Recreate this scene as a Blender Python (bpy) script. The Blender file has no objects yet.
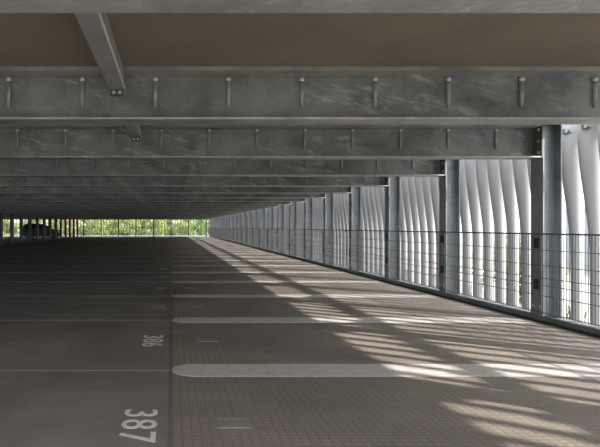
import bpy, bmesh, math, random
from mathutils import Vector, Matrix
random.seed(11)
S = bpy.context.scene
C = S.collection
PI = math.pi
EYE = 1.30
FOC = 515.0
PITCH = 2.5
SKY, SUN, EXPO = 4.3, 7.6, .55
Y0 = 4.67                     # first bay line / column axis in front of the camera
XP = 5.08                     # inner face of the right hand columns
ZB = 2.25                     # underside of the beams
ZC = 2.72                     # underside of the deck
NB0, NB1 = -1, 26
YEND = Y0 + PITCH * 26
def YN(n): return Y0 + PITCH * n

# ------------------------------------------------------------------ materials
def new_mat(name):
    m = bpy.data.materials.new(name); m.use_nodes = True
    nt = m.node_tree; b = nt.nodes['Principled BSDF']
    return m, nt, b
def ramp(nt, fac, stops):
    r = nt.nodes.new('ShaderNodeValToRGB')
    els = r.color_ramp.elements
    while len(els) < len(stops): els.new(0.5)
    for e, (p, c) in zip(els, stops):
        e.position = p; e.color = (*c, 1)
    nt.links.new(fac, r.inputs['Fac']); return r.outputs['Color']
def coords(nt, scale=(1, 1, 1), kind='Object', rot=(0, 0, 0)):
    tc = nt.nodes.new('ShaderNodeTexCoord'); mp = nt.nodes.new('ShaderNodeMapping')
    mp.inputs['Scale'].default_value = scale; mp.inputs['Rotation'].default_value = rot
    nt.links.new(tc.outputs[kind], mp.inputs['Vector']); return mp.outputs['Vector']
def noise(nt, vec, scale, detail=4, rough=.55, dist=0):
    n = nt.nodes.new('ShaderNodeTexNoise'); n.inputs['Scale'].default_value = scale
    n.inputs['Detail'].default_value = detail; n.inputs['Roughness'].default_value = rough
    n.inputs['Distortion'].default_value = dist
    nt.links.new(vec, n.inputs['Vector']); return n.outputs['Fac']
def mix(nt, a, b, fac, mode='MIX'):
    m = nt.nodes.new('ShaderNodeMix'); m.data_type = 'RGBA'; m.blend_type = mode
    if isinstance(fac, float): m.inputs['Factor'].default_value = fac
    else: nt.links.new(fac, m.inputs['Factor'])
    for s, v in ((6, a), (7, b)):
        if isinstance(v, tuple): m.inputs[s].default_value = (*v, 1)
        else: nt.links.new(v, m.inputs[s])
    return m.outputs[2]
def bump(nt, b, h, strength, dist=.01):
    n = nt.nodes.new('ShaderNodeBump'); n.inputs['Strength'].default_value = strength
    n.inputs['Distance'].default_value = dist
    nt.links.new(h, n.inputs['Height']); nt.links.new(n.outputs['Normal'], b.inputs['Normal'])
def simple(name, col, rough=.5, metal=0.0, var=.08, sc=6):
    m, nt, b = new_mat(name)
    v = coords(nt)
    lo = tuple(max(0, c * (1 - var)) for c in col); hi = tuple(min(1, c * (1 + var)) for c in col)
    nt.links.new(ramp(nt, noise(nt, v, sc), [(.3, lo), (.7, hi)]), b.inputs['Base Color'])
    b.inputs['Roughness'].default_value = rough; b.inputs['Metallic'].default_value = metal
    return m
def galv(name, lo, hi, rough=.45, metal=.55, streak=.3):
    m, nt, b = new_mat(name)
    v = coords(nt, (1, 1, 1))
    base = ramp(nt, noise(nt, v, 2.2, 6, .65, .3), [(.3, lo), (.5, tuple((a + c) / 2 for a, c in zip(lo, hi))), (.72, hi)])
    vo = nt.nodes.new('ShaderNodeTexVoronoi'); vo.inputs['Scale'].default_value = 38
    nt.links.new(v, vo.inputs['Vector'])
    sp = ramp(nt, vo.outputs['Distance'], [(.0, (1.12,) * 3), (.6, (.9,) * 3)])
    base = mix(nt, base, sp, .55, 'MULTIPLY')
    # scuffs and white rust: diagonal streaks
    oi = nt.nodes.new('ShaderNodeObjectInfo'); sc_ = nt.nodes.new('ShaderNodeVectorMath'); sc_.operation = 'SCALE'
    ad = nt.nodes.new('ShaderNodeVectorMath'); ad.operation = 'ADD'
    nt.links.new(oi.outputs['Location'], sc_.inputs[0]); sc_.inputs['Scale'].default_value = 3.7
    nt.links.new(v, ad.inputs[0]); nt.links.new(sc_.outputs[0], ad.inputs[1])
    v = ad.outputs[0]
    mp2 = nt.nodes.new('ShaderNodeMapping'); mp2.vector_type = 'POINT'; mp2.inputs['Scale'].default_value = (1.5, 1.5, 7); mp2.inputs['Rotation'].default_value = (0, .22, 0)
    mp3 = nt.nodes.new('ShaderNodeMapping'); mp3.inputs['Rotation'].default_value = (0, -.25, 0)
    nt.links.new(v, mp3.inputs['Vector']); nt.links.new(mp3.outputs[0], mp2.inputs['Vector']); mp2.inputs['Rotation'].default_value = (0, 0, 0)
    st = ramp(nt, noise(nt, mp2.outputs[0], 1.6, 6, .75, .25), [(.52, (0, 0, 0)), (.72, (1, 1, 1))])
    msk = ramp(nt, noise(nt, v, .8, 2), [(.40, (0, 0, 0)), (.58, (streak,) * 3)])
    f = mix(nt, st, msk, 1.0, 'MULTIPLY')
    base = mix(nt, base, tuple(min(1, c * 1.75) for c in hi), f)
    nt.links.new(base, b.inputs['Base Color'])
    r = ramp(nt, noise(nt, v, 5, 4), [(.3, (rough - .1,) * 3), (.7, (rough + .12,) * 3)])
    nt.links.new(r, b.inputs['Roughness']); b.inputs['Metallic'].default_value = metal
    bump(nt, b, noise(nt, v, 25, 3), .12, .003)
    return m
M = {}
M['beam'] = galv('galvanised_beam_steel', (.14, .15, .152), (.35, .37, .37), .48, .45, .9)
M['post'] = galv('galvanised_column_steel', (.20, .22, .24), (.36, .38, .405), .42, .75, .25)
M['wire'] = simple('galvanised_wire', (.10, .105, .11), .5, .3)
M['kerb'] = galv('galvanised_edge_channel', (.09, .10, .105), (.19, .20, .21), .5, .4, .2)
M['rubber'] = simple('black_rubber', (.02, .02, .02), .8)
M['bolt'] = simple('zinc_bolt', (.62, .63, .62), .35, .5)
M['fin'] = simple('white_coated_aluminium', (.43, .43, .445), .55, .6, .02, 3)
M['purlin'] = galv('strut_steel', (.34, .34, .33), (.48, .48, .47), .45, .3, .1)
M['lip'] = simple('pale_zinc_edge', (.75, .75, .73), .5, .1)  # palest zinc tone, for strut lips and pin heads
M['flange'] = galv('bounce_lit_galvanised_flange', (.28, .29, .285), (.52, .53, .52), .48, .3, .5)  # paler than the web: light bounced off the floor is put into the colour
M['post_dark'] = galv('dark_column_steel', (.10, .105, .11), (.17, .18, .19), .5, .4, .1)  # darker tone than the right hand columns
# concrete aisle
def concrete(name, pattern):
    m, nt, b = new_mat(name)
    v = coords(nt)
    c = ramp(nt, noise(nt, v, .55, 7, .62, .7), [(.28, (.122, .109, .099)), (.5, (.168, .152, .140)), (.72, (.215, .196, .182))])
    v3 = coords(nt, (.35, 2.2, 1))
    c = mix(nt, c, ramp(nt, noise(nt, v3, 1.1, 5, .6, 1.5), [(.35, (.80,) * 3), (.65, (1.12,) * 3)]), .7, 'MULTIPLY')
    c = mix(nt, c, ramp(nt, noise(nt, v, 60, 3), [(.3, (.88,) * 3), (.7, (1.1,) * 3)]), .6, 'MULTIPLY')
    if pattern:
        c = mix(nt, c, (1.17, 1.12, 1.04), 1.0, 'MULTIPLY')
        br = nt.nodes.new('ShaderNodeTexBrick')
        br.inputs['Scale'].default_value = 1.0; br.offset = 0
        br.inputs['Brick Width'].default_value = .06; br.inputs['Row Height'].default_value = .05
        br.inputs['Mortar Size'].default_value = .009; br.inputs['Mortar Smooth'].default_value = .6
        br.inputs['Color1'].default_value = (1.06,) * 3 + (1,); br.inputs['Color2'].default_value = (.92,) * 3 + (1,)
        br.inputs['Mortar'].default_value = (.72,) * 3 + (1,)
        nt.links.new(v, br.inputs['Vector'])
        c = mix(nt, c, br.outputs['Color'], .65, 'MULTIPLY')
        inv = nt.nodes.new('ShaderNodeMath'); inv.operation = 'SUBTRACT'; inv.inputs[0].default_value = 1
        nt.links.new(br.outputs['Fac'], inv.inputs[1])
        bump(nt, b, inv.outputs[0], .55, .006)
    else:
        bump(nt, b, noise(nt, v, 40, 4), .15, .004)
    nt.links.new(c, b.inputs['Base Color'])
    b.inputs['Roughness'].default_value = .62
    return m
M['floor'] = concrete('aisle_concrete', False)
M['bay'] = concrete('textured_bay_concrete', True)
m, nt, b = new_mat('brown_deck_underside')
v = coords(nt)
c = ramp(nt, noise(nt, v, .9, 6, .6, .4), [(.3, (.215, .178, .135)), (.7, (.285, .24, .187))])
c = mix(nt, c, ramp(nt, noise(nt, coords(nt, (14, 3, 1)), 6, 4), [(.3, (.86,) * 3), (.7, (1.1,) * 3)]), .7, 'MULTIPLY')
nt.links.new(c, b.inputs['Base Color']); b.inputs['Roughness'].default_value = .7
bump(nt, b, noise(nt, v, 30, 3), .1, .003)
M['deck'] = m
m, nt, b = new_mat('worn_white_road_paint')
v = coords(nt, kind='Object')
c = ramp(nt, noise(nt, v, 9, 6, .7), [(.30, (.32, .312, .30)), (.48, (.42, .41, .40)), (.8, (.48, .47, .455))])
nt.links.new(c, b.inputs['Base Color']); b.inputs['Roughness'].default_value = .6
bump(nt, b, noise(nt, v, 50, 3), .2, .003)
M['paint'] = m
M['numpaint'] = simple('grey_white_number_paint', (.55, .54, .53), .6, 0, .15, 20)
M['numdim'] = simple('dim_number_paint', (.25, .24, .225), .6, 0, .15, 20)  # dimmer tone for the farther bay numbers
M['joint'] = simple('steel_joint_strip', (.15, .162, .17), .45, .3, .15, 3)
M['seam'] = simple('pale_floor_seam', (.24, .23, .215), .6, 0, .2, 3)
M['plate'] = simple('cast_cover', (.19, .175, .16), .6, .0, .15, 12)
M['paving'] = simple('pale_paving', (.26, .26, .25), .8, 0, .12, 2)
M['ledge'] = simple('pale_concrete_ledge', (.55, .56, .60), .7, 0, .06, 2)
M['ground'] = simple('grass_ground', (.16, .16, .14), .9, 0, .3, 3)
M['render'] = simple('pale_render_wall', (.36, .39, .43), .7, 0, .05, 1)
M['band'] = simple('grey_wall_band', (.15, .17, .19), .6, 0, .05, 1)
M['bark'] = simple('bark', (.12, .09, .06), .9, 0, .3, 12)
def leafm(name, a, c):
    m, nt, b = new_mat(name)
    oi = nt.nodes.new('ShaderNodeNewGeometry')
    nt.links.new(ramp(nt, oi.outputs['Random Per Island'], [(0, a), (1, c)]), b.inputs['Base Color'])
    b.inputs['Roughness'].default_value = .6
    b.inputs['Subsurface Weight'].default_value = 0
    tr = nt.nodes.new('ShaderNodeBsdfTranslucent'); ms = nt.nodes.new('ShaderNodeMixShader')
    tr.inputs['Color'].default_value = (*[min(1, (x + y) * .6) for x, y in zip(a, c)], 1)
    ms.inputs[0].default_value = .4
    out = nt.nodes['Material Output']
    nt.links.new(b.outputs[0], ms.inputs[1]); nt.links.new(tr.outputs[0], ms.inputs[2]); nt.links.new(ms.outputs[0], out.inputs[0])
    return m
M['leaf_y'] = leafm('yellow_green_leaves', (.16, .22, .05), (.36, .41, .14))
M['leaf_g'] = leafm('green_leaves', (.07, .15, .03), (.22, .32, .08))
M['leaf_d'] = leafm('dark_green_leaves', (.03, .065, .018), (.12, .17, .06))
M['leaf_o'] = leafm('autumn_leaves', (.28, .24, .09), (.38, .37, .16))
M['carpaint'] = simple('black_car_paint', (.008, .008, .009), .45, 0, .05)
m, nt, b = new_mat('car_glass'); b.inputs['Base Color'].default_value = (.02, .022, .025, 1); b.inputs['Roughness'].default_value = .05
M['glass'] = m
M['alloy'] = simple('dark_alloy', (.18, .18, .19), .4, .7)
m, nt, b = new_mat('clear_lamp_lens'); b.inputs['Base Color'].default_value = (.75, .76, .78, 1); b.inputs['Roughness'].default_value = .1
M['lens'] = m
M['lamp_red'] = simple('red_lamp_lens', (.25, .01, .01), .2)

# ------------------------------------------------------------------ mesh helpers
def box(bm, x0, x1, y0, y1, z0, z1):
    vs = [bm.verts.new(p) for p in ((x0, y0, z0), (x1, y0, z0), (x1, y1, z0), (x0, y1, z0), (x0, y0, z1), (x1, y0, z1), (x1, y1, z1), (x0, y1, z1))]
    for f in ((3, 2, 1, 0), (4, 5, 6, 7), (0, 1, 5, 4), (1, 2, 6, 5), (2, 3, 7, 6), (3, 0, 4, 7)):
        bm.faces.new([vs[i] for i in f])
def prism(bm, pts, axis, a, b):
    """extrude a closed 2D outline (counter-clockwise) along an axis"""
    def P(p, t):
        return {'x': (t, p[0], p[1]), 'y': (p[0], t, p[1]), 'z': (p[0], p[1], t)}[axis]
    A = [bm.verts.new(P(p, a)) for p in pts]; B = [bm.verts.new(P(p, b)) for p in pts]
    n = len(pts)
    bm.faces.new(A); bm.faces.new(B[::-1])
    for i in range(n): bm.faces.new((A[i], B[i], B[(i + 1) % n], A[(i + 1) % n]))
    bmesh.ops.recalc_face_normals(bm, faces=bm.faces)
def cyl(bm, c, axis, r, l, seg=12, r2=None):
    mt = Matrix.Translation(c) @ {'x': Matrix.Rotation(PI / 2, 4, 'Y'), 'y': Matrix.Rotation(PI / 2, 4, 'X'), 'z': Matrix.Identity(4)}[axis]
    bmesh.ops.create_cone(bm, cap_ends=True, segments=seg, radius1=r, radius2=r if r2 is None else r2, depth=l, matrix=mt)
def mesh(name, bm, mats, smooth=False, bevel=0):
    if bevel: bmesh.ops.bevel(bm, geom=bm.edges[:], offset=bevel, segments=1, affect='EDGES')
    me = bpy.data.meshes.new(name); bm.to_mesh(me); bm.free()
    for m in (mats if isinstance(mats, (list, tuple)) else [mats]): me.materials.append(m)
    if smooth:
        for p in me.polygons: p.use_smooth = True
    return me
def obj(name, me, parent=None, loc=(0, 0, 0), rotz=0):
    o = bpy.data.objects.new(name, me); C.objects.link(o)
    o.parent = parent; o.location = loc; o.rotation_euler = (0, 0, rotz)
    return o
def thing(name, label, cat, loc=(0, 0, 0), rotz=0, group=None, me=None):
    o = obj(name, me, None, loc, rotz); o['label'] = label; o['category'] = cat
    if group: o['group'] = group
    return o
def struct(name, me, loc=(0, 0, 0)):
    o = obj(name, me, None, loc); o['kind'] = 'structure'; return o
def dup(root, loc, label, rotz=None, group=None):
    r = root.copy(); C.objects.link(r); r.location = loc; r['label'] = label
    if rotz is not None: r.rotation_euler = (0, 0, rotz)
    if group: r['group'] = group
    for ch in list(root.children):
        c = ch.copy(); C.objects.link(c); c.parent = r
        for g in list(ch.children):
            d = g.copy(); C.objects.link(d); d.parent = c
    return r
ORD = ['nearest', 'second nearest', 'third nearest', 'fourth nearest', 'fifth nearest', 'sixth nearest', 'seventh nearest', 'eighth nearest',
       'ninth nearest', 'tenth nearest', 'eleventh nearest', 'twelfth nearest', 'thirteenth nearest', 'fourteenth nearest']
BORD = ['last', 'second to last', 'third to last', 'fourth to last', 'fifth to last', 'sixth to last', 'seventh to last', 'eighth to last',
        'ninth to last', 'tenth to last', 'eleventh to last', 'twelfth to last', 'thirteenth to last', 'fourteenth to last', 'fifteenth to last', 'sixteenth to last']
def order(i, total):
    if i < len(ORD) and i < (total + 1) // 2: return ORD[i]
    return BORD[total - 1 - i]

# ------------------------------------------------------------------ setting
bm = bmesh.new(); box(bm, -29.3, 0, -6, YEND + .15, -.25, 0); struct('floor', mesh('floor', bm, M['floor']))
bm = bmesh.new(); box(bm, 0, 5.22, -6, YEND + .15, -.25, 0); struct('floor', mesh('floor_bays', bm, M['bay']))
bm = bmesh.new(); box(bm, -29.3, 5.35, -.5, YEND + .25, ZC, ZC + .14); struct('ceiling', mesh('ceiling', bm, M['deck']))
bm = bmesh.new(); box(bm, -160, 160, -80, 240, -.62, -.55); struct('ground', mesh('ground', bm, M['ground']))
bm = bmesh.new(); box(bm, 5.4, 13, -12, YEND + 3, -.56, -.50); struct('ground', mesh('pavement', bm, M['paving']))
bm = bmesh.new(); box(bm, -29.3, 5.3, YEND + .45, YEND + 3.4, -.55, .02); struct('ground', mesh('end_ledge', bm, M['ledge']))
# edge channel along the right side, with a rubber strip against the floor
bm = bmesh.new()
box(bm, 5.03, 5.045, -3, YEND, 0, .085); box(bm, 5.03, 5.05, -3, YEND, .085, .09)
box(bm, 5.03, 5.22, -3, YEND, 0, .006)
struct('baseboard_right', mesh('edge_channel', bm, M['kerb']))
bm = bmesh.new(); box(bm, 4.985, 5.03, -3, YEND, 0, .022); struct('trim_1', mesh('rubber_strip', bm, M['rubber']))
bm = bmesh.new(); box(bm, 5.24, 5.36, -3, YEND, -.3, .05); struct('trim_2', mesh('outer_edge_beam', bm, M['kerb']))
bm = bmesh.new(); box(bm, -29, 5.0, YEND - .02, YEND + .06, 0, .02); struct('baseboard_far', mesh('far_channel', bm, M['kerb']))
bm = bmesh.new(); box(bm, -12.30, -12.12, 20, YEND - .05, 0, .06); struct('baseboard_left', mesh('left_channel', bm, M['kerb']))
# steel joint strips across the aisle under every beam, and one long seam
bmj = bmesh.new(); box(bmj, -12.1, -.01, -.017, .017, 0, .003)
mj = mesh('joint_strip', bmj, M['joint'])
for n in range(0, 26):
    struct('trim_%d' % (3 + n), mj, (0, YN(n), 0))
bm = bmesh.new(); box(bm, -3.27, -3.235, 1, YEND - .1, 0, .0025); struct('trim_29', mesh('long_seam', bm, M['seam']))
bm = bmesh.new(); box(bm, -.018, -.006, 1, YEND - .1, 0, .0022); struct('trim_30', mesh('bay_edge_seam', bm, M['joint']))

# ------------------------------------------------------------------ beams
def beam_mesh(x0, x1, part):
    bm = bmesh.new(); yw = .06
    if part == 'bottom': box(bm, x0, x1, -.12, .12, 0, .018); return bm
    if part == 'top':
        box(bm, x0, x1, -.12, .12, .432, .446); box(bm, x0, x1, -.105, .105, .446, .4701); return bm
    box(bm, x0, x1, yw - .006, yw + .006, .018, .432)
    # fillets at web and flange
    for s in (-1, 1):
        for z0, z1 in ((.018, .034), (.432, .414)):
            prism(bm, [(yw + s * .006, z0), (yw + s * .024, z0), (yw + s * .006, z1)], 'x', x0, x1)
    return bm
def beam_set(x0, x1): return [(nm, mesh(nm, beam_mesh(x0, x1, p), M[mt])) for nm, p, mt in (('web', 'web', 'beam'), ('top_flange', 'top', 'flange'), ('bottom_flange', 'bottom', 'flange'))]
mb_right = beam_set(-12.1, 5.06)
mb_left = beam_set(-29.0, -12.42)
def pin_mesh():
    bm = bmesh.new()
    zt, zb = 0.395, .155      # above beam underside
    y = .054
    # half round bar welded to the web, hooked foot, domed head
    cyl(bm, (0, y - .012, (zt + zb) / 2), 'z', .018, zt - zb, 12)
    box(bm, -.009, .009, y - .014, y, zb, zt)
    bmesh.ops.create_uvsphere(bm, u_segments=14, v_segments=8, radius=.023, matrix=Matrix.Translation((0, y - .014, zt)))
    cyl(bm, (0.003, y - .009, zb), 'y', .014, .020, 12)
    for f in bm.faces: f.material_index = 1 if f.calc_center_median().z > zt - .018 else 0  # head faces paler: their bright highlight is painted in
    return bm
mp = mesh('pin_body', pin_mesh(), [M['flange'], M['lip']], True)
def bolt_bm(r=.016, h=.014, axis='x'):
    bm = bmesh.new(); cyl(bm, (0, 0, 0), axis, r * 1.5, .004, 14); cyl(bm, (0, 0, 0), axis, r, h * 2, 6)
    return bm
mbolt = mesh('bolt_head', bolt_bm(), M['bolt'])
mbolty = mesh('bolt_head_facing', bolt_bm(.012, .010, 'y'), M['bolt'])
bm = bmesh.new(); box(bm, 5.061, 5.079, -.125, .125, -.004, .468); mendp = mesh('end_plate_body', bm, M['rubber'] if False else M['kerb'])
def make_beam(name, me, xs, label, group, plate):
    t = thing(name, label, 'beam', (0, YN(NB0), ZB), 0, group, None)
    for nm, me_ in me: obj(nm, me_, t)
    for x in xs: obj('welded_pin', mp, t, (x, 0, 0))
    if plate:
        e = obj('end_plate', mendp, t)
        for z in (.07, .23, .39):
            for y in (-.07,):
                obj('bolt', mbolt, e, (5.055, y, z))
    return t
xs_r = [-.152 + .67 * k for k in range(-17, 8)]
xs_l = [-.152 + .67 * k for k in range(-42, -18)]
total = NB1 - NB0 + 1
def blabel(i):
    if i == 0: return 'galvanised steel ceiling beam cut off by the top edge of the photo, nearest of all'
    return 'galvanised steel ceiling beam with welded pins, %s of those seen whole over the hall' % order(i - 1, total - 1)
b0 = make_beam('steel_beam', mb_right, xs_r, blabel(0), 'steel beams across the hall', True)
for i in range(1, total):
    dup(b0, (0, YN(NB0 + i), ZB), blabel(i))
nl = 10
bl = make_beam('steel_beam', mb_left, xs_l, 'x', 'steel beams over the dark hall beyond the left columns', False)
cnt = NB1 - nl + 1
LL = 'galvanised beam over the dark hall left of the left columns, %s one'
bl['label'] = LL % order(0, cnt); bl.location = (0, YN(nl), ZB)
for i in range(1, cnt): dup(bl, (0, YN(nl + i), ZB), LL % order(i, cnt))

# longitudinal struts from beam to beam just under the deck
def strut_parts():
    bm = bmesh.new()
    y0, y1 = .068, PITCH + .05
    box(bm, -.07, .07, y0, y1, -.165, -.157)          # bottom face of the channel
    box(bm, -.07, -.062, y0, y1, -.157, -.002)
    box(bm, .062, .07, y0, y1, -.157, -.002)
    me = mesh('strut_body', bm, M['purlin'])
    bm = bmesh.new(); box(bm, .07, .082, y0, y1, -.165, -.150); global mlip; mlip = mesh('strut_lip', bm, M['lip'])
    bm = bmesh.new(); box(bm, -.055, .055, y1 - .012, y1 - .002, -.225, -.165)
    return me, mesh('strut_cleat', bm, M['kerb']), y1
ms, mc, y1s = strut_parts()
st0 = thing('ceiling_strut', '', 'strut', (-.505, YN(-1), ZC), 0, 'steel struts running between the beams')
obj('channel', ms, st0); obj('lip', mlip, st0); cl = obj('cleat', mc, st0)
for dx in (-.027, .027): obj('bolt', mbolty, cl, (dx, y1s - .016, -.192))
SL = 'steel strut running between two beams under the deck, %s in view'
st0['label'] = SL % 'nearest'
for i in range(1, 27): dup(st0, (-.505, YN(-1 + i), ZC), SL % order(i, 27))

# ------------------------------------------------------------------ right columns
def h_section(bm, cx, hx, hy, t, tw, z0, z1):
    box(bm, cx - hx, cx - hx + t, -hy, hy, z0, z1)
    box(bm, cx + hx - t, cx + hx, -hy, hy, z0, z1)
    box(bm, cx - hx + t, cx + hx - t, -tw / 2, tw / 2, z0, z1)
def column_parts():
    bm = bmesh.new(); h_section(bm, .13, .13, .12, .016, .012, .012, ZC - .001); a = mesh('column_body', bm, M['post'])
    bm = bmesh.new(); box(bm, -.03, .14, -.14, .14, .0, .012); b = mesh('column_base', bm, M['kerb'])
    bm = bmesh.new(); box(bm, -.016, -.0005, -.05, .05, -.07, .07); box(bm, -.03, -.016, -.02, .02, -.05, .05); c = mesh('column_clamp', bm, M['rubber'])
    return a, b, c
ma, mbp, mcl = column_parts()
col0 = thing('steel_column', '', 'column', (XP, YN(-2), 0), 0, 'steel columns along the right side')
obj('shaft', ma, col0); bp = obj('base_plate', mbp, col0)
for s in (-1, 1): obj('bolt', mbolt, col0, (-.006, s * .06, .20))
for z in (.50, 1.07): obj('railing_clamp', mcl, col0, (0, .0, z))
CL = 'galvanised H-section steel column on the right edge, %s in view'
def collabel(n):
    if n < 1: return ['galvanised column on the right edge, two bays behind the photo frame', 'galvanised column on the right edge, one bay behind the frame', 'galvanised column on the right edge, just outside the photo frame'][n + 2]
    return CL % order(n - 1, 26)
col0['label'] = collabel(-2)
for n in range(-1, 27): dup(col0, (XP, YN(n), 0), collabel(n))

# left columns
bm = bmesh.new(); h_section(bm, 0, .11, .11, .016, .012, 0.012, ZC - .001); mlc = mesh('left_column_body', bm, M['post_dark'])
bm = bmesh.new(); box(bm, -.17, .17, -.14, .14, 0, .012); mlb = mesh('left_column_base', bm, M['kerb'])
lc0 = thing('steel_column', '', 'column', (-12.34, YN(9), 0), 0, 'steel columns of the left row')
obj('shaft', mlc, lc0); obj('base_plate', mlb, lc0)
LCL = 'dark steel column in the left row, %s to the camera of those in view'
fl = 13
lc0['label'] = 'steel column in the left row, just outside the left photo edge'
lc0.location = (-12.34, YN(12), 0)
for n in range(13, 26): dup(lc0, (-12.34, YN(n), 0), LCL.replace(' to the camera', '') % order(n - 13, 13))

# ------------------------------------------------------------------ wire mesh railings
def wire_panel(L, heights, step=.05):
    bm = bmesh.new(); r = .0026
    k = int(L / step)
    for i in range(k):
        y = (i + .5) * step
        box(bm, -r, r, y - r, y + r, .11, 1.20)
    for z in heights:
        for dx in (-.0065, .0065):
            box(bm, dx - .0035, dx + .0035, 0, L, z - .004, z + .004)
    box(bm, -.008, .008, 0, L, 1.197, 1.212)
    return bm
HS = (1.195, .98, .77, .60, .50, .36, .13)
mw = mesh('wire_panel', wire_panel(PITCH - .01, HS), M['wire'])
RL = 'galvanised wire mesh railing panel along the right edge, %s in view'
rp = None
for n in range(-1, 26):
    lab = 'wire mesh railing panel on the right edge, just outside the photo frame' if n < 0 else RL % order(n, 26)
    o = thing('mesh_railing_panel', lab, 'railing', (5.055, YN(n) + .005, 0), 0, 'wire mesh panels along the right edge', mw)
bm = wire_panel(2.36, HS, .1)
mw2 = mesh('wire_panel_far', bm, M['wire'])
fx = [-.12 - 2.37 * k for k in range(-2, 9)]
bm = bmesh.new(); h_section(bm, 0, .06, .08, .01, .01, 0.0, ZC - .02); mfp = mesh('far_column_body', bm, M['kerb'])
names = ['first', 'second', 'third', 'fourth', 'fifth', 'sixth', 'seventh', 'eighth', 'ninth', 'tenth', 'eleventh', 'twelfth']
for k, x in enumerate(sorted(fx, reverse=True)):
    t = thing('end_column', 'thin dark steel column in the far end opening, %s from the right' % names[k], 'column', (x, YEND + .16, 0), 0, 'columns of the far end', mfp)
    thing('mesh_railing_panel', 'wire mesh railing across the far end, %s panel from the right' % names[k], 'railing', (x, YEND + .02, 0), PI / 2, 'wire mesh panels across the far end', mw2)

# ------------------------------------------------------------------ facade fins (twisted flattened tubes)
def fin_mesh(z0, z1, seg=20, rings=26):
    bm = bmesh.new(); prev = None
    for j in range(rings + 1):
        z = z0 + (z1 - z0) * j / rings
        t = max(0, min(1, (z - .8) / 1.95)); s = t * t * (3 - 2 * t)
        if z > 2.75: s = 1 - .6 * min(1, (z - 2.75) / 2)
        a = .158 * (.52 + .48 * s); b = .058
        ang = -math.atan2(.545, .84) + (1 - s) * .12
        off = -.07 * s + .035
        ring = []
        for i in range(seg):
            p = 2 * PI * i / seg
            u, w = a * math.cos(p), b * math.sin(p)
            ring.append(bm.verts.new((u * math.cos(ang) - w * math.sin(ang) + off * .84, u * math.sin(ang) + w * math.cos(ang) - off * .545, z)))
        if prev:
            for i in range(seg): bm.faces.new((prev[i], prev[(i + 1) % seg], ring[(i + 1) % seg], ring[i]))
        else: bm.faces.new(ring[::-1])
        prev = ring
    bm.faces.new(prev)
    return bm
mf = mesh('fin_tube', fin_mesh(-.45, 3.75), M['fin'], True)
bm = bmesh.new(); box(bm, -.16, -.02, -.03, .03, 2.70, 2.76); cyl(bm, (-.09, -.035, 2.73), 'y', .02, .02, 10); mfb = mesh('fin_bracket', bm, M['kerb'])
FX = 6.02
SP = PITCH / 7
for n in range(-2, 26):
    for k in range(7):
        y = YN(n) + SP * (k + .5)
        if n < 0: lab = 'white twisted facade fin beyond the right edge of the photo'
        elif n < 8: lab = 'white twisted facade fin seen through the %s right side bay, %s in that bay' % (order(n, 26), names[k])
        else: lab = 'white twisted facade fin seen through the %s bay along the right side' % order(n, 26)
        t = thing('facade_fin', lab, 'facade fin', (FX, y, 0), 0, 'white fins along the right side')
        obj('tube', mf, t)
        if n < 10: obj('bracket', mfb, t)
# carrier rail behind the fins' heads, and the arms that hold it off the deck
bm = bmesh.new(); box(bm, 6.20, 6.28, -.4, YEND, 2.73, 2.92)
r = thing('fin_carrier_rail', 'long grey steel rail holding the heads of the white fins', 'rail', me=mesh('fin_rail', bm, M['kerb']))
bm = bmesh.new(); box(bm, 5.30, 6.20, -.04, .04, 2.765, 2.84); marm = mesh('rail_arm', bm, M['kerb'])
for n in range(0, 27): obj('arm', marm, r, (0, YN(n), 0))
# far end fins
mfe = mesh('fin_tube_far', fin_mesh(-.45, 2.75, 12, 10), M['fin'], True)
x = 4.75; k = 0
while x > -23.5:
    bay = sum(1 for f in fx if f > x)
    lab = ('white facade fin in the far end opening, %s gap from the right' % names[min(bay, 11)])
    t = thing('facade_fin', lab, 'facade fin', (x, YEND + .5, 0), PI / 2 + .5, 'white fins across the far end', mfe)
    t.scale = (.75, .75, 1)
    x -= .395 if x < -1 else .36

# ------------------------------------------------------------------ floor marks
def stripe():
    bm = bmesh.new(); pts = []
    r = .2
    for i in range(25):
        a = PI / 2 + PI * i / 24
        pts.append((r + r * math.cos(a), r * math.sin(a)))
    pts += [(4.93, -r), (4.93, r)]
    prism(bm, pts, 'z', 0.0, .0024); return bm
mst = mesh('parking_line', stripe(), M['paint'])
bm = bmesh.new()
for bb in ((-.11, .11, -.085, -.07), (-.11, .11, .07, .085), (-.11, -.095, -.07, .07), (.095, .11, -.07, .07)): box(bm, bb[0], bb[1], bb[2], bb[3], 0, .004)
box(bm, -.09, .09, -.065, .065, 0, .003)
for dx in (-.05, .02): cyl(bm, (dx, 0, .003), 'z', .012, .004, 10)
mpl = mesh('cover_frame', bm, M['plate'])
def number_mesh(txt):
    cu = bpy.data.curves.new('num', 'FONT'); cu.body = txt; cu.size = 1; cu.align_x = 'CENTER'; cu.align_y = 'CENTER'
    cu.offset = .004; cu.extrude = .002; cu.space_character = 1.12
    o = bpy.data.objects.new('tmp', cu); C.objects.link(o)
    dg = bpy.context.evaluated_depsgraph_get(); dg.update()
    me = bpy.data.meshes.new_from_object(o.evaluated_get(dg))
    bpy.data.objects.remove(o)
    xs = [v.co.x for v in me.vertices]; ys = [v.co.y for v in me.vertices]
    w, h = max(xs) - min(xs), max(ys) - min(ys); cx, cy = (max(xs) + min(xs)) / 2, (max(ys) + min(ys)) / 2
    for v in me.vertices:
        v.co.x = (v.co.x - cx) / w * .56; v.co.y = (v.co.y - cy) / h * .235; v.co.z = .0018 if v.co.z > 0 else .0003
    me.name = 'number_' + txt; me.materials.clear(); me.materials.append(M['numpaint' if int(txt) > 385 else 'numdim'])
    return me
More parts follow.
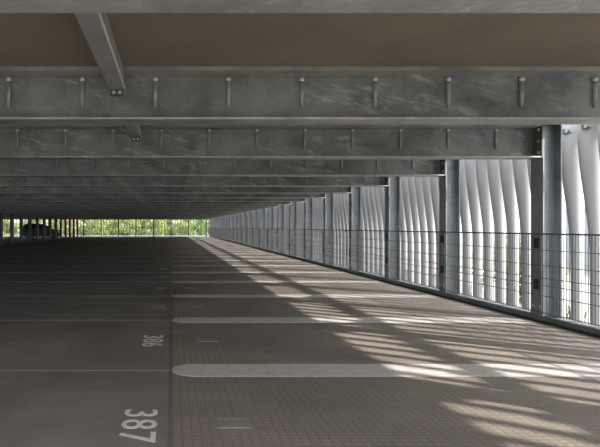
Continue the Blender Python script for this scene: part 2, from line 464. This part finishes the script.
for n in range(0, 26):
    num = 387 - n
    thing('parking_line', 'white rounded parking line on the floor between bays %d and %d' % (num, num - 1), 'parking line', (.0, YN(n), 0), 0, 'parking lines of the right bays', mst)
for n in range(0, 25):
    num = 387 - n
    thing('bay_number', 'painted bay number %d on the dark floor beside the bay edge' % num, 'number', (-.215, YN(n) - 1.29, 0), -PI / 2, 'painted bay numbers', number_mesh(str(num)))
for n in range(0, 8):
    thing('floor_cover', 'small rectangular cast cover in the floor of bay %d' % (387 - n), 'floor cover', (.40, YN(n) - 1.26, 0), 0, 'small floor covers', mpl)
bm = bmesh.new(); prism(bm, [(-.35, -.5), (-.12, -.5), (-.12, -1.6), (.12, -1.6), (.12, -.5), (.35, -.5), (0, .6)], 'z', 0, .004)
o = thing('floor_mark', 'small pale arrow-shaped mark on the far aisle floor', 'arrow', (-5.9, 45, 0), 0, None, mesh('arrow', bm, M['paint']))  # pale arrow-shaped patch lying on the aisle floor

# ------------------------------------------------------------------ car beyond the left columns (nose to the right)
def car():
    t = thing('car', 'black hatchback car parked behind the left row of columns', 'car', (-14.45, 57.0, 0), 0)
    L, W = 4.3, 1.76
    prof = [(-2.12, .35), (-2.15, .75), (-2.08, 1.05), (-1.98, 1.2), (-1.72, 1.52), (-1.3, 1.60), (-.5, 1.62), (.15, 1.53), (.85, 1.10), (1.05, 1.02), (1.6, .95), (2.0, .82), (2.13, .62), (2.14, .35), (1.95, .24)]
    # wheel arches
    def arch(cx, r=.36):
        return [(cx + r * math.cos(a), .33 + r * math.sin(a)) for a in [PI * i / 10 for i in range(11)]]
    low = [(1.75, .24)] + [p for p in arch(1.33) if p[1] >= .24] + [(.9, .22), (-.9, .22)] + [p for p in arch(-1.33)] + [(-1.95, .26)]
    pts = prof + low
    bm = bmesh.new()
    ny = [(-1, .0), (-.96, .035), (0, .045), (.96, .035), (1, 0)]
    rings = []
    for s, dz in ny:
        ring = []
        for (x, z) in pts:
            hw = W / 2 - (max(0, z - .95) * .30)
            ring.append(bm.verts.new((x * (1 - .03 * abs(s)), s * hw, z + (dz if z > .9 else 0))))
        rings.append(ring)
    n = len(pts)
    for a, b_ in zip(rings, rings[1:]):
        for i in range(n): bm.faces.new((a[i], a[(i + 1) % n], b_[(i + 1) % n], b_[i]))
    bm.faces.new(rings[0]); bm.faces.new(rings[-1][::-1])
    bmesh.ops.triangulate(bm, faces=[f for f in bm.faces if len(f.verts) > 4])
    bmesh.ops.recalc_face_normals(bm, faces=bm.faces)
    obj('body', mesh('car_body', bm, M['carpaint']), t)
    for s in (-1, 1):
        for quad in ([(-1.62, 1.10), (-.55, 1.10), (-.55, 1.50), (-1.35, 1.48)], [(-.48, 1.10), (.68, 1.10), (.12, 1.44), (-.48, 1.50)]):
            bm = bmesh.new()
            q = quad if s < 0 else quad[::-1]
            lo = [bm.verts.new((x, s * (W / 2 - (z - .95) * .30 + .008), z)) for x, z in q]
            hi = [bm.verts.new((x, s * (W / 2 - (z - .95) * .30 - .02), z)) for x, z in q]
            bm.faces.new(lo); bm.faces.new(hi[::-1])
            for i in range(4): bm.faces.new((lo[i], lo[(i + 1) % 4], hi[(i + 1) % 4], hi[i]))
            bmesh.ops.recalc_face_normals(bm, faces=bm.faces)
            obj('side_window', mesh('car_window', bm, M['glass']), t)
        bm = bmesh.new(); box(bm, .42, .56, s * (W / 2 + .10) - .08, s * (W / 2 + .10) + .08, 1.05, 1.17)
        obj('side_mirror', mesh('car_mirror', bm, M['alloy'], bevel=.02), t)
        bm = bmesh.new(); box(bm, 1.88, 2.11, s * .68 - .14, s * .68 + .14, .66, .80)
        obj('headlight', mesh('car_headlight', bm, M['lens'], bevel=.02), t)
        bm = bmesh.new(); box(bm, -2.15, -2.0, s * .70 - .1, s * .70 + .1, .85, 1.05)
        obj('tail_light', mesh('car_tail', bm, M['lamp_red'], bevel=.02), t)
    bm = bmesh.new()
    for (xa, za, xb, zb, w1, w2) in ((.22, 1.56, .84, 1.17, .66, .74),):
        vs = [bm.verts.new(p) for p in ((xa, -w1, za), (xb, -w2, zb), (xb, w2, zb), (xa, w1, za), (xa - .03, -w1, za - .04), (xb - .03, -w2, zb - .04), (xb - .03, w2, zb - .04), (xa - .03, w1, za - .04))]
        for f in ((0, 1, 2, 3), (7, 6, 5, 4), (0, 4, 5, 1), (1, 5, 6, 2), (2, 6, 7, 3), (3, 7, 4, 0)): bm.faces.new([vs[i] for i in f])
    obj('windscreen', mesh('car_windscreen', bm, M['glass']), t)
    bm = bmesh.new(); cyl(bm, (0, 0, 0), 'y', .33, .21, 28); mt = mesh('car_tyre', bm, M['rubber'], bevel=.012)
    bm = bmesh.new(); cyl(bm, (0, 0, 0), 'y', .07, .225, 16)
    for i in range(5):
        a = 2 * PI * i / 5
        bmesh.ops.create_cube(bm, size=1, matrix=Matrix.Rotation(a, 4, 'Y') @ Matrix.Translation((0, 0, .13)) @ Matrix.Diagonal((.05, .222, .2, 1)))
    mh = mesh('car_hub', bm, M['alloy'])
    for x in (-1.33, 1.33):
        for s in (-1, 1):
            w = obj('wheel', mt, t, (x, s * .76, .33)); obj('wheel_hub', mh, w)
car()

# ------------------------------------------------------------------ plants
def leaves_bm(blobs, count, size, rnd, up=.3):
    bm = bmesh.new()
    for i in range(count):
        c, r = rnd.choice(blobs)
        while True:
            p = Vector((rnd.uniform(-1, 1), rnd.uniform(-1, 1), rnd.uniform(-1, 1)))
            if .25 < p.length <= 1: break
        p = Vector((c[0] + p.x * r[0], c[1] + p.y * r[1], c[2] + p.z * r[2]))
        s = size * rnd.uniform(.6, 1.3)
        u = Vector((rnd.gauss(0, 1), rnd.gauss(0, 1), rnd.gauss(0, 1) * .7)).normalized()
        w = u.cross(Vector((rnd.gauss(0, 1), rnd.gauss(0, 1), rnd.gauss(0, 1)))).normalized()
        vs = [bm.verts.new(p + u * s), bm.verts.new(p + w * s * .45), bm.verts.new(p - u * s), bm.verts.new(p - w * s * .45)]
        bm.faces.new(vs)
    return bm
def trunk_bm(h, r, rnd, branches=5):
    bm = bmesh.new()
    cyl(bm, (0, 0, h / 2), 'z', r, h, 10, r * .6)
    for i in range(branches):
        a = rnd.uniform(0, 2 * PI); z = h * rnd.uniform(.35, .9)
        d = Vector((math.cos(a), math.sin(a), 1.1)).normalized()
        l = h * .35
        mt = Matrix.Translation(Vector((0, 0, z)) + d * l / 2) @ d.to_track_quat('Z', 'Y').to_matrix().to_4x4()
        bmesh.ops.create_cone(bm, cap_ends=True, segments=7, radius1=r * .45, radius2=r * .15, depth=l, matrix=mt)
    return bm
rnd = random.Random(5)
def crown(rnd, R, H):
    bl = []
    for i in range(20):
        a = rnd.uniform(0, 2 * PI); q = R * rnd.uniform(.1, .68); z = rnd.uniform(.08, .85) * H
        s = rnd.uniform(.28, .48) * R
        bl.append(((q * math.cos(a), q * math.sin(a), z), (s, s, s * .8)))
    return bl
tm = []
for i, (mat, R, H) in enumerate((('leaf_y', 2.2, 4.6), ('leaf_g', 2.2, 4.6), ('leaf_o', 2.1, 4.4), ('leaf_y', 2.2, 4.0))):
    tm.append((mesh('crown_mesh', leaves_bm(crown(rnd, R, H), 5200, .15, rnd), M[mat]), mesh('trunk_mesh', trunk_bm(H * .85, .13, rnd), M['bark'])))
place = ['%s from the right behind the far end opening' % w for w in names + ['thirteenth', 'fourteenth', 'fifteenth', 'sixteenth', 'seventeenth']]
spots = []
kk = [1, 0, 3, 0, 3, 2, 0, 3, 0, 1, 0, 3, 3, 0, 2, 0, 3, 0, 1, 1, 0, 3, 0, 0, 3, 0, 1]
for row, (yy, xx) in enumerate(((76.5, 6.4), (81.0, 4.2), (85.5, 7.0))):
    for q in range(8): spots.append((xx - 4.35 * q, yy + (.25 if q % 2 else 0), kk[row * 9 + q]))
rows = ['front row', 'middle row', 'rear row']
kinds = {0: 'yellow-green leafy tree', 1: 'darker green leafy tree', 2: 'orange-tinged leafy tree', 3: 'bushy yellow-green low tree'}
for i, (x, y, k) in enumerate(spots):
    t = thing('leafy_tree', '%s, %s from the right in the %s behind the far end' % (kinds[k], names[i % 8], rows[i // 8]), 'tree', (x, y, -.55), rnd.uniform(0, 6), 'trees beyond the far end')
    s = rnd.uniform(.86, .96); t.scale = (s, s, s)
    obj('crown', tm[k][0], t); obj('trunk', tm[k][1], t)
# shrubs outside the right side, seen low between the fins
sh = []
for i in range(2):
    bl = [((rnd.uniform(-.3, .3), rnd.uniform(-.4, .4), rnd.uniform(.25, 1.3)), (.3, .35, .3)) for _ in range(9)]
    sh.append((mesh('shrub_leaves', leaves_bm(bl, 1500, .05, rnd), M['leaf_d']), mesh('shrub_stem', trunk_bm(1.2, .03, rnd, 6), M['bark'])))
for i, (x, y) in enumerate(((7.1, 9.8), (7.4, 11.35), (7.3, 12.9), (7.4, 14.6), (7.6, 16.9), (7.5, 19.4))):
    t = thing('leafy_shrub', 'green shrub outside behind the white fins, %s from the camera' % names[i], 'shrub', (x, y, -.5), rnd.uniform(0, 6), 'shrubs outside the right side')
    obj('leaves', sh[i % 2][0], t); obj('stem', sh[i % 2][1], t)
def tuft_bm(rnd):
    bm = bmesh.new()
    for i in range(70):
        a = rnd.uniform(0, 2 * PI); l = rnd.uniform(.25, .62); sp = rnd.uniform(.05, .45)
        d = Vector((math.cos(a) * sp, math.sin(a) * sp, 1)).normalized(); b0_ = Vector((rnd.uniform(-.12, .12), rnd.uniform(-.12, .12), 0))
        w = Vector((-math.sin(a), math.cos(a), 0)) * .012
        p1 = b0_ + d * l * .6; p2 = b0_ + d * l + Vector((math.cos(a), math.sin(a), -.6)) * .08
        v = [bm.verts.new(b0_ - w), bm.verts.new(b0_ + w), bm.verts.new(p1 + w), bm.verts.new(p1 - w), bm.verts.new(p2)]
        bm.faces.new(v[:4]); bm.faces.new((v[3], v[2], v[4]))
    return bm
mg = mesh('tuft', tuft_bm(rnd), M['leaf_d'])
for i, (x, y, d) in enumerate(((6.55, 8.45, 'left of two beside the nearest fins'), (6.65, 7.65, 'right of two beside the nearest fins'))):
    t = thing('grass_tuft', 'green grass tuft outside on the paving, ' + d, 'plant', (x, y, -.5), i * 1.3, 'grass tufts', mg); t.scale = (.9, .9, 1.15)
# pale low building far to the right
t = thing('low_building', 'pale bluish low building seen between the nearest fins', 'building', (22, 20, -.55))
bm = bmesh.new(); box(bm, -2, 4, -22, 60, 0, 3.5); obj('wall', mesh('low_wall', bm, M['render']), t)
bm = bmesh.new(); box(bm, -2.06, 4.06, -22.1, 60.1, 3.5, 3.62); obj('roof_edge', mesh('low_roof', bm, M['band']), t)
bm = bmesh.new(); box(bm, -2.05, -2.0, -22, 60, 2.55, 2.72); obj('wall_band', mesh('low_band', bm, M['band']), t)

# ------------------------------------------------------------------ light
w = bpy.data.worlds.new('sky'); S.world = w; w.use_nodes = True
bg = w.node_tree.nodes['Background']; wn = w.node_tree; tc = wn.nodes.new('ShaderNodeTexCoord'); dp = wn.nodes.new('ShaderNodeVectorMath'); dp.operation = 'DOT_PRODUCT'
dp.inputs[1].default_value = Vector((1, -.65, .812)).normalized()
wn.links.new(tc.outputs['Generated'], dp.inputs[0])
mr = wn.nodes.new('ShaderNodeMapRange'); mr.inputs['From Min'].default_value = -1; mr.inputs['From Max'].default_value = 1
wn.links.new(dp.outputs['Value'], mr.inputs['Value'])
sky = ramp(wn, mr.outputs['Result'], [(.0, (.20, .23, .26)), (.45, (.40, .43, .46)), (.8, (.80, .82, .83)), (1, (1, .98, .94))])
wn.links.new(sky, bg.inputs['Color']); bg.inputs['Strength'].default_value = SKY
sun = bpy.data.lights.new('sun', 'SUN'); sun.energy = SUN; sun.angle = math.radians(1.0); sun.color = (1, .94, .84)
so = bpy.data.objects.new('sun', sun); C.objects.link(so); so.location = (20, -12, 18)
so.rotation_euler = Vector((-1, .65, -.812)).to_track_quat('-Z', 'Y').to_euler()

cam = bpy.data.cameras.new('camera'); co = bpy.data.objects.new('camera', cam); C.objects.link(co)
co.location = (0, 0, EYE); co.rotation_euler = (PI / 2, 0, 0)
cam.sensor_width = 36; cam.lens = FOC / 600 * 36
cam.shift_x = (300 - 172) / 600; cam.shift_y = (226.7 - 223.5) / 600
cam.clip_end = 500
S.camera = co
S.view_settings.view_transform = 'Standard'; S.view_settings.look = 'None'
S.view_settings.exposure = EXPO; S.view_settings.gamma = 1; S.view_settings.use_curve_mapping = False
